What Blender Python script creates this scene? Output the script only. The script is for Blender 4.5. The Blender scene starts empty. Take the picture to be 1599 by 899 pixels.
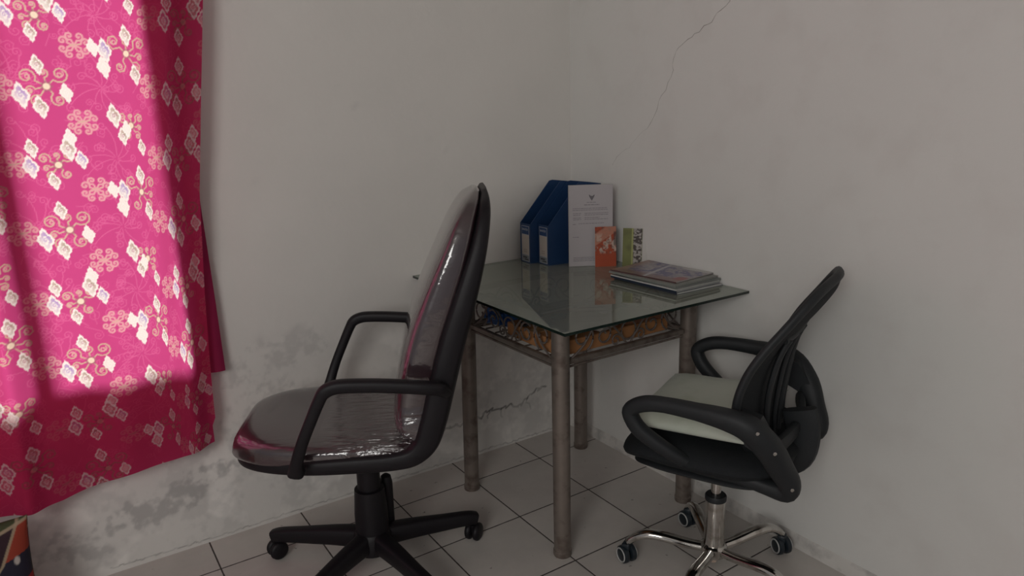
import bpy, bmesh, math, random
import numpy as np
from mathutils import Vector, Matrix
random.seed(7); rng = np.random.default_rng(7)
S = bpy.context.scene
COL = S.collection
PI = math.pi

# ------------------------------------------------------------------ camera
YAW, PITCH, ROLL = .583027, .240215, -.0269138
F_PX = 1109.81
cam = bpy.data.objects.new('camera', bpy.data.cameras.new('camera'))
COL.objects.link(cam)
fw = Vector((math.sin(YAW)*math.cos(PITCH), math.cos(YAW)*math.cos(PITCH), -math.sin(PITCH)))
r0 = Vector((math.cos(YAW), -math.sin(YAW), 0)); u0 = r0.cross(fw)
c_, s_ = math.cos(ROLL), math.sin(ROLL)
rr = c_*r0 + s_*u0; uu = -s_*r0 + c_*u0
M = Matrix((rr, uu, -fw)).transposed().to_4x4(); M.translation = Vector((-1.791, -2.266, 1.325))
cam.matrix_world = M
cam.data.sensor_width = 36; cam.data.lens = 36*F_PX/1599; cam.data.clip_start = .02
S.camera = cam

# ------------------------------------------------------------------ light and exposure
S.view_settings.view_transform = 'Standard'; S.view_settings.look = 'None'
S.view_settings.gamma = 1; S.view_settings.use_curve_mapping = False
S.view_settings.exposure = 0.0
w = bpy.data.worlds.new('daylight'); S.world = w; w.use_nodes = True
bg = w.node_tree.nodes['Background']; bg.inputs[0].default_value = (.98, .97, 1, 1); bg.inputs[1].default_value = .20

def lamp(name, kind, loc, target, energy, color=(1, 1, 1), size=None, size_y=None, angle=None):
    d = bpy.data.lights.new(name, kind); d.energy = energy; d.color = color
    if size: d.shape = 'RECTANGLE'; d.size = size; d.size_y = size_y
    if angle: d.angle = angle
    o = bpy.data.objects.new(name, d); COL.objects.link(o); o.location = loc
    o.rotation_euler = (Vector(target)-Vector(loc)).to_track_quat('-Z', 'Y').to_euler()
    return o
lamp('sunlight', 'SUN', (-2.2, 4, 3.2), (-1.95, -.08, 1.2), 6.6, (1, .95, .9), angle=math.radians(24))
lamp('rear_fill', 'AREA', (-3.9, -3.5, 2.35), (-.2, -.9, 1.35), 63, (1, .98, .95), 1.4, 2.0)  # soft fill lamp added high behind the camera; no doorway is modelled there

# ------------------------------------------------------------------ materials
def mat(name, base=(.5, .5, .5), rough=.6, metal=0, coat=0, spec=.5, var=0, vscale=8, dirt=None, dscale=20,
        bump=0, bscale=60, ior=None, coat_ior=None, coat_rough=.03, sheen=0):
    m = bpy.data.materials.new(name); m.use_nodes = True
    nt = m.node_tree; N = nt.nodes; L = nt.links; b = N['Principled BSDF']
    b.inputs['Base Color'].default_value = (*base, 1); b.inputs['Roughness'].default_value = rough
    b.inputs['Metallic'].default_value = metal; b.inputs['Coat Weight'].default_value = coat
    b.inputs['Specular IOR Level'].default_value = spec; b.inputs['Coat Roughness'].default_value = coat_rough
    if sheen: b.inputs['Sheen Weight'].default_value = sheen
    if ior: b.inputs['IOR'].default_value = ior
    if coat_ior: b.inputs['Coat IOR'].default_value = coat_ior
    tc = N.new('ShaderNodeTexCoord')
    if var or dirt:
        n = N.new('ShaderNodeTexNoise'); n.inputs['Scale'].default_value = vscale; n.inputs['Detail'].default_value = 5
        L.new(tc.outputs['Object'], n.inputs['Vector'])
        mx = N.new('ShaderNodeMix'); mx.data_type = 'RGBA'
        mx.inputs[6].default_value = (*[c*(1-var) for c in base], 1); mx.inputs[7].default_value = (*[min(1, c*(1+var)) for c in base], 1)
        L.new(n.outputs['Fac'], mx.inputs[0]); out = mx.outputs[2]
        if dirt:
            n2 = N.new('ShaderNodeTexNoise'); n2.inputs['Scale'].default_value = dscale; n2.inputs['Detail'].default_value = 8
            L.new(tc.outputs['Object'], n2.inputs['Vector'])
            rp = N.new('ShaderNodeMapRange'); rp.inputs[1].default_value = .5; rp.inputs[2].default_value = .68
            L.new(n2.outputs['Fac'], rp.inputs[0])
            m2 = N.new('ShaderNodeMix'); m2.data_type = 'RGBA'; L.new(rp.outputs[0], m2.inputs[0]); L.new(out, m2.inputs[6])
            m2.inputs[7].default_value = (*dirt, 1); out = m2.outputs[2]
        L.new(out, b.inputs['Base Color'])
    if bump:
        n3 = N.new('ShaderNodeTexNoise'); n3.inputs['Scale'].default_value = bscale; n3.inputs['Detail'].default_value = 4
        L.new(tc.outputs['Object'], n3.inputs['Vector'])
        bp = N.new('ShaderNodeBump'); bp.inputs['Strength'].default_value = bump; bp.inputs['Distance'].default_value = .01
        L.new(n3.outputs['Fac'], bp.inputs['Height']); L.new(bp.outputs[0], b.inputs['Normal'])
    return m

def attr_mat(name, rough=.85, translucent=None, bump=0, bscale=90, spec=.3):
    """colour from the procedurally computed 'pattern' attribute"""
    m = bpy.data.materials.new(name); m.use_nodes = True
    nt = m.node_tree; N = nt.nodes; L = nt.links; b = N['Principled BSDF']
    a = N.new('ShaderNodeAttribute'); a.attribute_name = 'pattern'
    n = N.new('ShaderNodeTexNoise'); n.inputs['Scale'].default_value = 3; n.inputs['Detail'].default_value = 6
    tc = N.new('ShaderNodeTexCoord'); L.new(tc.outputs['Object'], n.inputs['Vector'])
    hs = N.new('ShaderNodeMapRange'); hs.inputs[3].default_value = .93; hs.inputs[4].default_value = 1.07
    L.new(n.outputs['Fac'], hs.inputs[0])
    mm = N.new('ShaderNodeVectorMath'); mm.operation = 'SCALE'; L.new(a.outputs['Color'], mm.inputs[0]); L.new(hs.outputs[0], mm.inputs['Scale'])
    L.new(mm.outputs[0], b.inputs['Base Color'])
    b.inputs['Roughness'].default_value = rough; b.inputs['Specular IOR Level'].default_value = spec
    if bump:
        n3 = N.new('ShaderNodeTexNoise'); n3.inputs['Scale'].default_value = bscale; n3.inputs['Detail'].default_value = 5
        L.new(tc.outputs['Object'], n3.inputs['Vector'])
        bp = N.new('ShaderNodeBump'); bp.inputs['Strength'].default_value = bump; bp.inputs['Distance'].default_value = .01
        L.new(n3.outputs['Fac'], bp.inputs['Height']); L.new(bp.outputs[0], b.inputs['Normal'])
    if translucent:
        t = N.new('ShaderNodeBsdfTranslucent')
        a2 = N.new('ShaderNodeAttribute'); a2.attribute_name = 'transmit'; L.new(a2.outputs['Color'], t.inputs[0])
        mx = N.new('ShaderNodeMixShader'); mx.inputs[0].default_value = translucent
        L.new(b.outputs[0], mx.inputs[1]); L.new(t.outputs[0], mx.inputs[2]); L.new(mx.outputs[0], N['Material Output'].inputs[0])
    return m

# ------------------------------------------------------------------ mesh helpers
def link(name, me, material=None, parent=None, smooth=True):
    o = bpy.data.objects.new(name, me); COL.objects.link(o)
    if material: me.materials.append(material)
    if smooth:
        for p in me.polygons: p.use_smooth = True
        try: me.set_sharp_from_angle(angle=math.radians(40))
        except Exception: pass
    if parent: o.parent = parent
    return o
def obj(name, bm, material=None, parent=None, smooth=True):
    bmesh.ops.recalc_face_normals(bm, faces=bm.faces)
    me = bpy.data.meshes.new(name); bm.to_mesh(me); bm.free()
    return link(name, me, material, parent, smooth)
def thing(name, label, cat, loc=(0, 0, 0), rz=0, group=None):
    o = bpy.data.objects.new(name, None); COL.objects.link(o); o.empty_display_size = .05
    o.location = loc; o.rotation_euler = (0, 0, rz); o['label'] = label; o['category'] = cat
    if group: o['group'] = group
    return o
def tag(o, label, cat, group=None):
    o['label'] = label; o['category'] = cat
    if group: o['group'] = group
    return o
def struct(o): o['kind'] = 'structure'; return o
def box(bm, lo, hi, bev=0, mtx=None):
    lo = Vector(lo); hi = Vector(hi)
    r = bmesh.ops.create_cube(bm, size=1); vs = r['verts']
    for v in vs: v.co = Vector((lo[i]+(v.co[i]+.5)*(hi[i]-lo[i]) for i in range(3)))
    if bev:
        es = list({e for v in vs for e in v.link_edges})
        rb = bmesh.ops.bevel(bm, geom=es, offset=bev, segments=3, profile=.5, affect='EDGES')
        vs = list({v for f in rb['faces'] for v in f.verts} | {v for v in vs if v.is_valid})
    if mtx:
        for v in vs: v.co = mtx @ v.co
    return vs
def smooth_path(pts, n=6, closed=False):
    P = [Vector(p) for p in pts]; out = []; m = len(P)
    rng_ = range(m if closed else m-1)
    for i in rng_:
        if closed: p0, p1, p2, p3 = P[(i-1) % m], P[i], P[(i+1) % m], P[(i+2) % m]
        else: p0, p1, p2, p3 = P[max(i-1, 0)], P[i], P[i+1], P[min(i+2, m-1)]
        for k in range(n):
            t = k/n
            out.append(.5*((2*p1)+(p2-p0)*t+(2*p0-5*p1+4*p2-p3)*t*t+(3*p1-p0-3*p2+p3)*t**3))
    if not closed: out.append(P[-1])
    return out
def tube(bm, pts, rad, seg=12, closed=False, ref=Vector((0, 0, 1)), flat=1.0, expo=2.0, cap=True):
    """sweep; rad number or list; flat = scale along the side direction; expo>2 squarer"""
    P = [Vector(p) for p in pts]; n = len(P); rings = []
    R = rad if isinstance(rad, (list, tuple)) else [rad]*n
    if len(R) != n: R = [np.interp(i/(n-1), np.linspace(0, 1, len(R)), R) for i in range(n)]
    FL = flat if isinstance(flat, (list, tuple)) else [flat]*n
    if len(FL) != n: FL = [np.interp(i/(n-1), np.linspace(0, 1, len(FL)), FL) for i in range(n)]
    for i in range(n):
        a = P[(i-1) % n] if (closed or i > 0) else P[i]; b = P[(i+1) % n] if (closed or i < n-1) else P[i]
        t = (b-a).normalized(); s = t.cross(ref)
        if s.length < 1e-3: s = t.cross(Vector((1, 0, 0)))
        s.normalize(); nn = s.cross(t).normalized(); ring = []
        for k in range(seg):
            an = 2*PI*k/seg; ca, sa = math.cos(an), math.sin(an)
            x = math.copysign(abs(ca)**(2/expo), ca); y = math.copysign(abs(sa)**(2/expo), sa)
            ring.append(bm.verts.new(P[i]+s*(x*R[i]*FL[i])+nn*(y*R[i])))
        rings.append(ring)
    for i in range(n if closed else n-1):
        A, B = rings[i], rings[(i+1) % n]
        for k in range(seg): bm.faces.new((A[k], A[(k+1) % seg], B[(k+1) % seg], B[k]))
    if not closed and cap:
        bm.faces.new(rings[0][::-1]); bm.faces.new(rings[-1])
def lathe(bm, prof, seg=24, mtx=Matrix.Identity(4), cap=True):
    rings = []
    for r, z in prof:
        rings.append([bm.verts.new(mtx @ Vector((r*math.cos(2*PI*k/seg), r*math.sin(2*PI*k/seg), z))) for k in range(seg)])
    for A, B in zip(rings, rings[1:]):
        for k in range(seg): bm.faces.new((A[k], A[(k+1) % seg], B[(k+1) % seg], B[k]))
    if cap: bm.faces.new(rings[0][::-1]); bm.faces.new(rings[-1])
def axis_mtx(loc, axis):
    q = Vector(axis).to_track_quat('Z', 'Y').to_matrix().to_4x4(); q.translation = Vector(loc); return q
def interp_rows(rows, n):
    """rows of tuples -> n smoothly interpolated rows (Catmull-Rom)"""
    A = np.array(rows, float); m = len(A); out = []
    for i in range(n):
        s = i/(n-1)*(m-1); k = min(int(s), m-2); t = s-k
        p0, p1, p2, p3 = A[max(k-1, 0)], A[k], A[k+1], A[min(k+2, m-1)]
        out.append(.5*((2*p1)+(p2-p0)*t+(2*p0-5*p1+4*p2-p3)*t*t+(3*p1-p0-3*p2+p3)*t**3))
    return np.array(out)
def loft(bm, rows, n=40, seg=40, expo=3.0, side=1, wrinkle=None):
    """rows: (fx, z, half width, thickness).  The path lies on the outer side, thickness grows to the inner side (side=+1: left normal)."""
    A = interp_rows(rows, n); rings = []
    for i in range(n):
        a = A[max(i-1, 0)]; b = A[min(i+1, n-1)]
        t = Vector((b[0]-a[0], 0, b[1]-a[1])).normalized(); nn = Vector((t.z, 0, -t.x))*side
        hw, th = max(A[i][2], .002), max(A[i][3], .002)
        c = Vector((A[i][0], 0, A[i][1]))+nn*th/2; ring = []
        for k in range(seg):
            an = 2*PI*k/seg; ca, sa = math.cos(an), math.sin(an)
            x = math.copysign(abs(ca)**(2/expo), ca); y = math.copysign(abs(sa)**(2/expo), sa)
            d = 0
            if wrinkle and sa > 0: d = wrinkle(i/(n-1), x)
            ring.append(bm.verts.new(c+Vector((0, 1, 0))*hw*x+nn*(y*th/2+d)))
        rings.append(ring)
    for A_, B_ in zip(rings, rings[1:]):
        for k in range(seg): bm.faces.new((A_[k], A_[(k+1) % seg], B_[(k+1) % seg], B_[k]))
    bm.faces.new(rings[0][::-1]); bm.faces.new(rings[-1])
def grid_mesh(name, xs, zs, fn, colors=None, colors2=None):
    """grid over arrays xs, zs; fn(X,Z)->(x,y,z) arrays; colours (nz,nx,3) -> attribute 'pattern'"""
    X, Z = np.meshgrid(xs, zs); co = np.stack(fn(X, Z), -1).reshape(-1, 3)
    nx, nz = len(xs), len(zs); i = np.arange(nx-1)[None, :]+np.arange(nz-1)[:, None]*nx
    faces = np.stack([i, i+1, i+1+nx, i+nx], -1).reshape(-1, 4)
    me = bpy.data.meshes.new(name)
    me.vertices.add(len(co)); me.vertices.foreach_set('co', co.astype(np.float32).ravel())
    me.loops.add(faces.size); me.loops.foreach_set('vertex_index', faces.astype(np.int32).ravel())
    me.polygons.add(len(faces)); me.polygons.foreach_set('loop_start', np.arange(0, faces.size, 4, dtype=np.int32))
    me.polygons.foreach_set('use_smooth', np.ones(len(faces), bool))
    me.update(); me.validate()
    if colors is not None:
        a = me.color_attributes.new('pattern', 'FLOAT_COLOR', 'POINT')
        c = np.ones((len(co), 4), np.float32); c[:, :3] = colors.reshape(-1, 3); a.data.foreach_set('color', c.ravel())
    if colors2 is not None:
        a = me.color_attributes.new('transmit', 'FLOAT_COLOR', 'POINT')
        c = np.ones((len(co), 4), np.float32); c[:, :3] = colors2.reshape(-1, 3); a.data.foreach_set('color', c.ravel())
    return me
def vnoise(X, Z, scale, seed=0, octaves=4):
    """value noise on arrays"""
    out = np.zeros_like(X, float); amp = 1; tot = 0
    for o in range(octaves):
        r = np.random.default_rng(seed*31+o).random((257, 257))
        x = (X*scale*2**o) % 256; z = (Z*scale*2**o) % 256
        xi = x.astype(int); zi = z.astype(int); fx = x-xi; fz = z-zi
        fx = fx*fx*(3-2*fx); fz = fz*fz*(3-2*fz)
        v = (r[zi, xi]*(1-fx)+r[zi, xi+1]*fx)*(1-fz)+(r[zi+1, xi]*(1-fx)+r[zi+1, xi+1]*fx)*fz
        out += amp*v; tot += amp; amp *= .5
    return out/tot
def sstep(a, b, x): t = np.clip((x-a)/(b-a), 0, 1); return t*t*(3-2*t)

# ================================================================== SETTING
WALL = (.70, .675, .64)
def wall_marks(X, Z):
    """damp stains, peeled plaster and hairline cracks on the left wall (albedo)"""
    base = np.ones(X.shape+(3,))*np.array(WALL)
    n1 = vnoise(X+5, Z+5, 14, 1, 5); n2 = vnoise(X+5, Z+5, 55, 2, 4); n3 = vnoise(X+9, Z+3, 4, 3, 3)
    # overall grime in the damp zone
    zone = sstep(.72, .3, Z+.25*(n3-.5))*sstep(-.02, .04, Z)
    m = zone*sstep(.45, .62, n1*.65+n2*.35)*.17
    # patches seen below the curtain and left of the chair
    for cx, cz, rx, rz, s in ((-1.66, .17, .15, .045, 1.), (-1.80, .15, .12, .04, .9), (-1.44, .25, .09, .03, 1.1), (-1.52, .20, .10, .035, 1.1),
                              (-1.57, .33, .08, .03, .8), (-1.36, .32, .06, .05, .6), (-1.27, .40, .16, .09, .6), (-1.38, .56, .10, .07, .55), (-1.20, .60, .12, .06, .5),
                              (-1.0, .30, .14, .06, .5), (-1.88, .10, .12, .05, .8), (-1.15, .12, .12, .05, .4)):
        d = ((X-cx)/rx)**2+((Z-cz)/rz)**2
        m = np.maximum(m, s*.50*sstep(.0, .22, (n1*.55+n2*.45)-.40-.30*np.clip(d-.4, -.5, 2)*.5))
    col = base*(1-m[..., None]*np.array([.62, .62, .60]))
    # lighter lime bloom
    bl = sstep(.54, .7, vnoise(X+2, Z+8, 9, 8, 4))*zone*.18
    col = col*(1+bl[..., None])
    def crack(pts, w, dark, jit, seed):
        nonlocal col
        P = np.array(pts, float); r = np.random.default_rng(seed)
        Q = []
        for a, b in zip(P, P[1:]):
            k = max(2, int(np.linalg.norm(b-a)/.010))
            for i in range(k): Q.append(a+(b-a)*i/k+r.normal(0, jit, 2))
        Q.append(P[-1]); Q = np.array(Q); D = np.full(X.shape, 9.)
        for a, b in zip(Q, Q[1:]):
            x0, x1 = min(a[0], b[0])-.02, max(a[0], b[0])+.02; j0, j1 = np.searchsorted(X[0], [x0, x1])
            i0, i1 = np.searchsorted(Z[:, 0], [min(a[1], b[1])-.02, max(a[1], b[1])+.02])
            xs, zs = X[i0:i1, j0:j1], Z[i0:i1, j0:j1]
            if xs.size == 0: continue
            d = b-a; L2 = d@d+1e-12; t = np.clip(((xs-a[0])*d[0]+(zs-a[1])*d[1])/L2, 0, 1)
            D[i0:i1, j0:j1] = np.minimum(D[i0:i1, j0:j1], np.hypot(xs-a[0]-t*d[0], zs-a[1]-t*d[1]))
        k = dark*sstep(w, w*.3, D)*(.55+.45*sstep(.4, .6, vnoise(X+1, Z+1, 40, seed, 2)))
        col = col*(1-k[..., None])
    crack([(-.74, .155), (-.62, .15), (-.50, .155), (-.42, .175), (-.34, .175), (-.27, .16), (-.22, .19), (-.14, .21)], .006, .62, .006, 3)
    crack([(-.42, .175), (-.43, .145)], .004, .5, .003, 4); crack([(-.36, .175), (-.37, .15), (-.36, .13)], .004, .5, .003, 5)
    crack([(-.24, .175), (-.22, .13)], .004, .5, .003, 6)
    crack([(-1.78, .02), (-1.62, .016), (-1.5, .012), (-1.35, .012), (-1.2, .014), (-1.0, .012)], .003, .45, .002, 7)
    crack([(-.9, .01), (-.5, .012), (-.1, .01)], .0035, .4, .002, 9)
    return col
M_wall_left = attr_mat('plaster_left', .9, bump=.12, bscale=35, spec=.15)
WX0, WX1, WZ0, WZ1 = -2.75, -1.452, .640, 2.0      # window hole
def wl_panel(x0, x1, z0, z1, dx, dz): return np.linspace(x0, x1, max(2, int((x1-x0)/dx)+1)), np.linspace(z0, z1, max(2, int((z1-z0)/dz)+1))
parts = []
for (a, b, c, d, dx, dz) in ((-2.2, 0, 0, WZ0, .0035, .0035), (-4.6, -2.2, 0, WZ0, .3, .3), (WX1, 0, WZ0, 2.75, .02, .02), (-4.6, WX0, WZ0, 2.75, .3, .3), (WX0, WX1, WZ1, 2.75, .2, .2)):
    xs, zs = wl_panel(a, b, c, d, dx, dz); X, Z = np.meshgrid(xs, zs)
    parts.append(grid_mesh('p', xs, zs, lambda X, Z: (X, 0*X, Z), wall_marks(X, Z)))
bm = bmesh.new()
for me in parts: bm.from_mesh(me); bpy.data.meshes.remove(me)
cl = bm.verts.layers.float_color.get('pattern')
def quad(bm, pts, col=None, layer=None):
    vs = [bm.verts.new(p) for p in pts]
    if layer:
        for v in vs: v[layer] = (*col, 1)
    return bm.faces.new(vs)
T = .14
for f in ([(WX1, 0, WZ0), (WX1, T, WZ0), (WX1, T, WZ1), (WX1, 0, WZ1)], [(WX0, 0, WZ0), (WX0, T, WZ0), (WX0, T, WZ1), (WX0, 0, WZ1)],
          [(WX0, 0, WZ0), (WX1, 0, WZ0), (WX1, T, WZ0), (WX0, T, WZ0)], [(WX0, 0, WZ1), (WX1, 0, WZ1), (WX1, T, WZ1), (WX0, T, WZ1)],
          [(-4.6, T, 0), (.14, T, 0), (.14, T, WZ0), (-4.6, T, WZ0)], [(-4.6, T, WZ1), (.14, T, WZ1), (.14, T, 2.75), (-4.6, T, 2.75)],
          [(-4.6, T, WZ0), (WX0, T, WZ0), (WX0, T, WZ1), (-4.6, T, WZ1)], [(WX1, T, WZ0), (.14, T, WZ0), (.14, T, WZ1), (WX1, T, WZ1)],
          [(-4.6, 0, 0), (-4.6, T, 0), (-4.6, T, 2.75), (-4.6, 0, 2.75)]):
    quad(bm, f, WALL, cl)
me = bpy.data.meshes.new('wall_left'); bm.to_mesh(me); bm.free()
struct(link('wall_left', me, M_wall_left, smooth=False))

M_wall_right = mat('plaster_right', (.69, .68, .65), .9, spec=.15, var=.03, vscale=2.5, dirt=(.665, .65, .62), dscale=7, bump=.12, bscale=30)
bm = bmesh.new(); box(bm, (0, -4.8, 0), (.14, 0, 2.75)); wr = struct(obj('wall_right', bm, M_wall_right, smooth=False))
# hairline crack in the plaster of the right wall
M_crack = mat('crack', (.33, .31, .29), .95, spec=.1, var=.3, vscale=40)
def wall_crack(name, pts, seed, w0=.0009):
    r = random.Random(seed); bm = bmesh.new(); Q = []
    for (y0, z0), (y1, z1) in zip(pts, pts[1:]):
        k = max(2, int(math.hypot(y1-y0, z1-z0)/.018))
        for i in range(k): Q.append((y0+(y1-y0)*i/k+r.gauss(0, .0035), z0+(z1-z0)*i/k+r.gauss(0, .003)))
    Q.append(pts[-1]); n = len(Q)
    tube(bm, [(-.0001, y, z) for y, z in Q], [w0*r.choice((.35, .6, .9, 1.2))*(1.15-.7*i/n) for i in range(n)], 6, ref=Vector((1, 0, 0)))
    return obj(name, bm, M_crack, wr)
wall_crack('crack', [(-.80, 1.70), (-.763, 1.634), (-.70, 1.585), (-.63, 1.555), (-.60, 1.54), (-.551, 1.508), (-.54, 1.45), (-.513, 1.389), (-.48, 1.35), (-.46, 1.30), (-.426, 1.264), (-.39, 1.24), (-.34, 1.20), (-.28, 1.161), (-.25, 1.13)], 4)
# cement fillet along the foot of the right wall
bm = bmesh.new()
prof = [(-.012, 0), (-.011, .012), (-.007, .030), (-.003, .040), (0, .043)]
rows = []
for y in np.linspace(-4.8, 0, 120):
    j = .0015*math.sin(y*31)+.001*math.sin(y*77+1)
    rows.append([bm.verts.new((x-(j if 0 < i < 4 else 0), y, z)) for i, (x, z) in enumerate(prof)])
for A_, B_ in zip(rows, rows[1:]):
    for k in range(4): bm.faces.new((A_[k], A_[k+1], B_[k+1], B_[k]))
struct(obj('baseboard_right', bm, mat('cement_fillet', (.60, .575, .54), .9, var=.1, vscale=15, dirt=(.42, .40, .38), dscale=18)))

# floor tiles, 30 cm, procedural grout
def tile_mat():
    m = bpy.data.materials.new('floor_tiles'); m.use_nodes = True; nt = m.node_tree; N = nt.nodes; L = nt.links; b = N['Principled BSDF']
    tc = N.new('ShaderNodeTexCoord'); sp = N.new('ShaderNodeSeparateXYZ'); L.new(tc.outputs['Object'], sp.inputs[0])
    def mth(op, a, b_=None, c=None):
        n = N.new('ShaderNodeMath'); n.operation = op
        for i, v in enumerate((a, b_, c)):
            if v is None: continue
            if isinstance(v, (int, float)): n.inputs[i].default_value = v
            else: L.new(v, n.inputs[i])
        return n.outputs[0]
    def edge(o, off):
        t = mth('DIVIDE', mth('ADD', o, off), .3); fr = mth('FRACT', t)
        return mth('MULTIPLY', mth('MINIMUM', fr, mth('SUBTRACT', 1.0, fr)), .3), mth('FLOOR', t)
    wn = N.new('ShaderNodeTexNoise'); wn.inputs['Scale'].default_value = 60; L.new(tc.outputs['Object'], wn.inputs['Vector'])
    ex, ix = edge(sp.outputs[0], 3.0); ey, iy = edge(sp.outputs[1], .1706+6.0)
    d = mth('ADD', mth('MINIMUM', ex, ey), mth('MULTIPLY', mth('SUBTRACT', wn.outputs['Fac'], .5), .0015))
    g = N.new('ShaderNodeMapRange'); g.inputs[1].default_value = .0015; g.inputs[2].default_value = .0030; L.new(d, g.inputs[0])
    cv = N.new('ShaderNodeCombineXYZ'); L.new(ix, cv.inputs[0]); L.new(iy, cv.inputs[1])
    wh = N.new('ShaderNodeTexWhiteNoise'); L.new(cv.outputs[0], wh.inputs['Vector'])
    n = N.new('ShaderNodeTexNoise'); n.inputs['Scale'].default_value = 9; n.inputs['Detail'].default_value = 8; n.inputs['Roughness'].default_value = .65
    L.new(tc.outputs['Object'], n.inputs['Vector'])
    v = mth('ADD', mth('MULTIPLY', wh.outputs['Value'], .10), mth('MULTIPLY', n.outputs['Fac'], .28))
    v = mth('ADD', v, .78)
    sc = N.new('ShaderNodeVectorMath'); sc.operation = 'SCALE'; sc.inputs[0].default_value = (.56, .525, .49); L.new(v, sc.inputs['Scale'])
    # small dirt specks
    n2 = N.new('ShaderNodeTexNoise'); n2.inputs['Scale'].default_value = 38; n2.inputs['Detail'].default_value = 3; L.new(tc.outputs['Object'], n2.inputs['Vector'])
    sp2 = N.new('ShaderNodeMapRange'); sp2.inputs[1].default_value = .70; sp2.inputs[2].default_value = .76; L.new(n2.outputs['Fac'], sp2.inputs[0])
    m0 = N.new('ShaderNodeMix'); m0.data_type = 'RGBA'; L.new(sp2.outputs[0], m0.inputs[0]); L.new(sc.outputs[0], m0.inputs[6]); m0.inputs[7].default_value = (.16, .14, .13, 1)
    mx = N.new('ShaderNodeMix'); mx.data_type = 'RGBA'; L.new(g.outputs[0], mx.inputs[0]); mx.inputs[6].default_value = (.055, .045, .042, 1); L.new(m0.outputs[2], mx.inputs[7])
    L.new(mx.outputs[2], b.inputs['Base Color'])
    r = N.new('ShaderNodeMapRange'); r.inputs[3].default_value = .9; r.inputs[4].default_value = .42; L.new(g.outputs[0], r.inputs[0]); L.new(r.outputs[0], b.inputs['Roughness'])
    bp = N.new('ShaderNodeBump'); bp.inputs['Strength'].default_value = .35; bp.inputs['Distance'].default_value = .002; L.new(g.outputs[0], bp.inputs['Height']); L.new(bp.outputs[0], b.inputs['Normal'])
    b.inputs['Specular IOR Level'].default_value = .35
    return m
bm = bmesh.new(); box(bm, (-4.6, -4.8, -.05), (.14, .14, 0)); struct(obj('floor', bm, tile_mat(), smooth=False))
bm = bmesh.new(); box(bm, (-4.6, -4.8, 2.75), (.14, .14, 2.85)); struct(obj('ceiling', bm, mat('ceiling_paint', (.7, .69, .67), .9, var=.03), smooth=False))
# window frame behind the curtain
bm = bmesh.new()
for a, b in (((WX0, .01, WZ0), (WX0+.03, .06, WZ1)), ((WX1-.03, .01, WZ0), (WX1, .06, WZ1)), ((WX0, .01, WZ0), (WX1, .06, WZ0+.02)), ((WX0, .01, WZ1-.03), (WX1, .06, WZ1)), ((-1.885, .0, WZ0), (-1.835, .05, WZ1))): box(bm, a, b, .004)
struct(obj('window_1', bm, mat('window_paint', (.5, .47, .42), .6, var=.1)))

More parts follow.
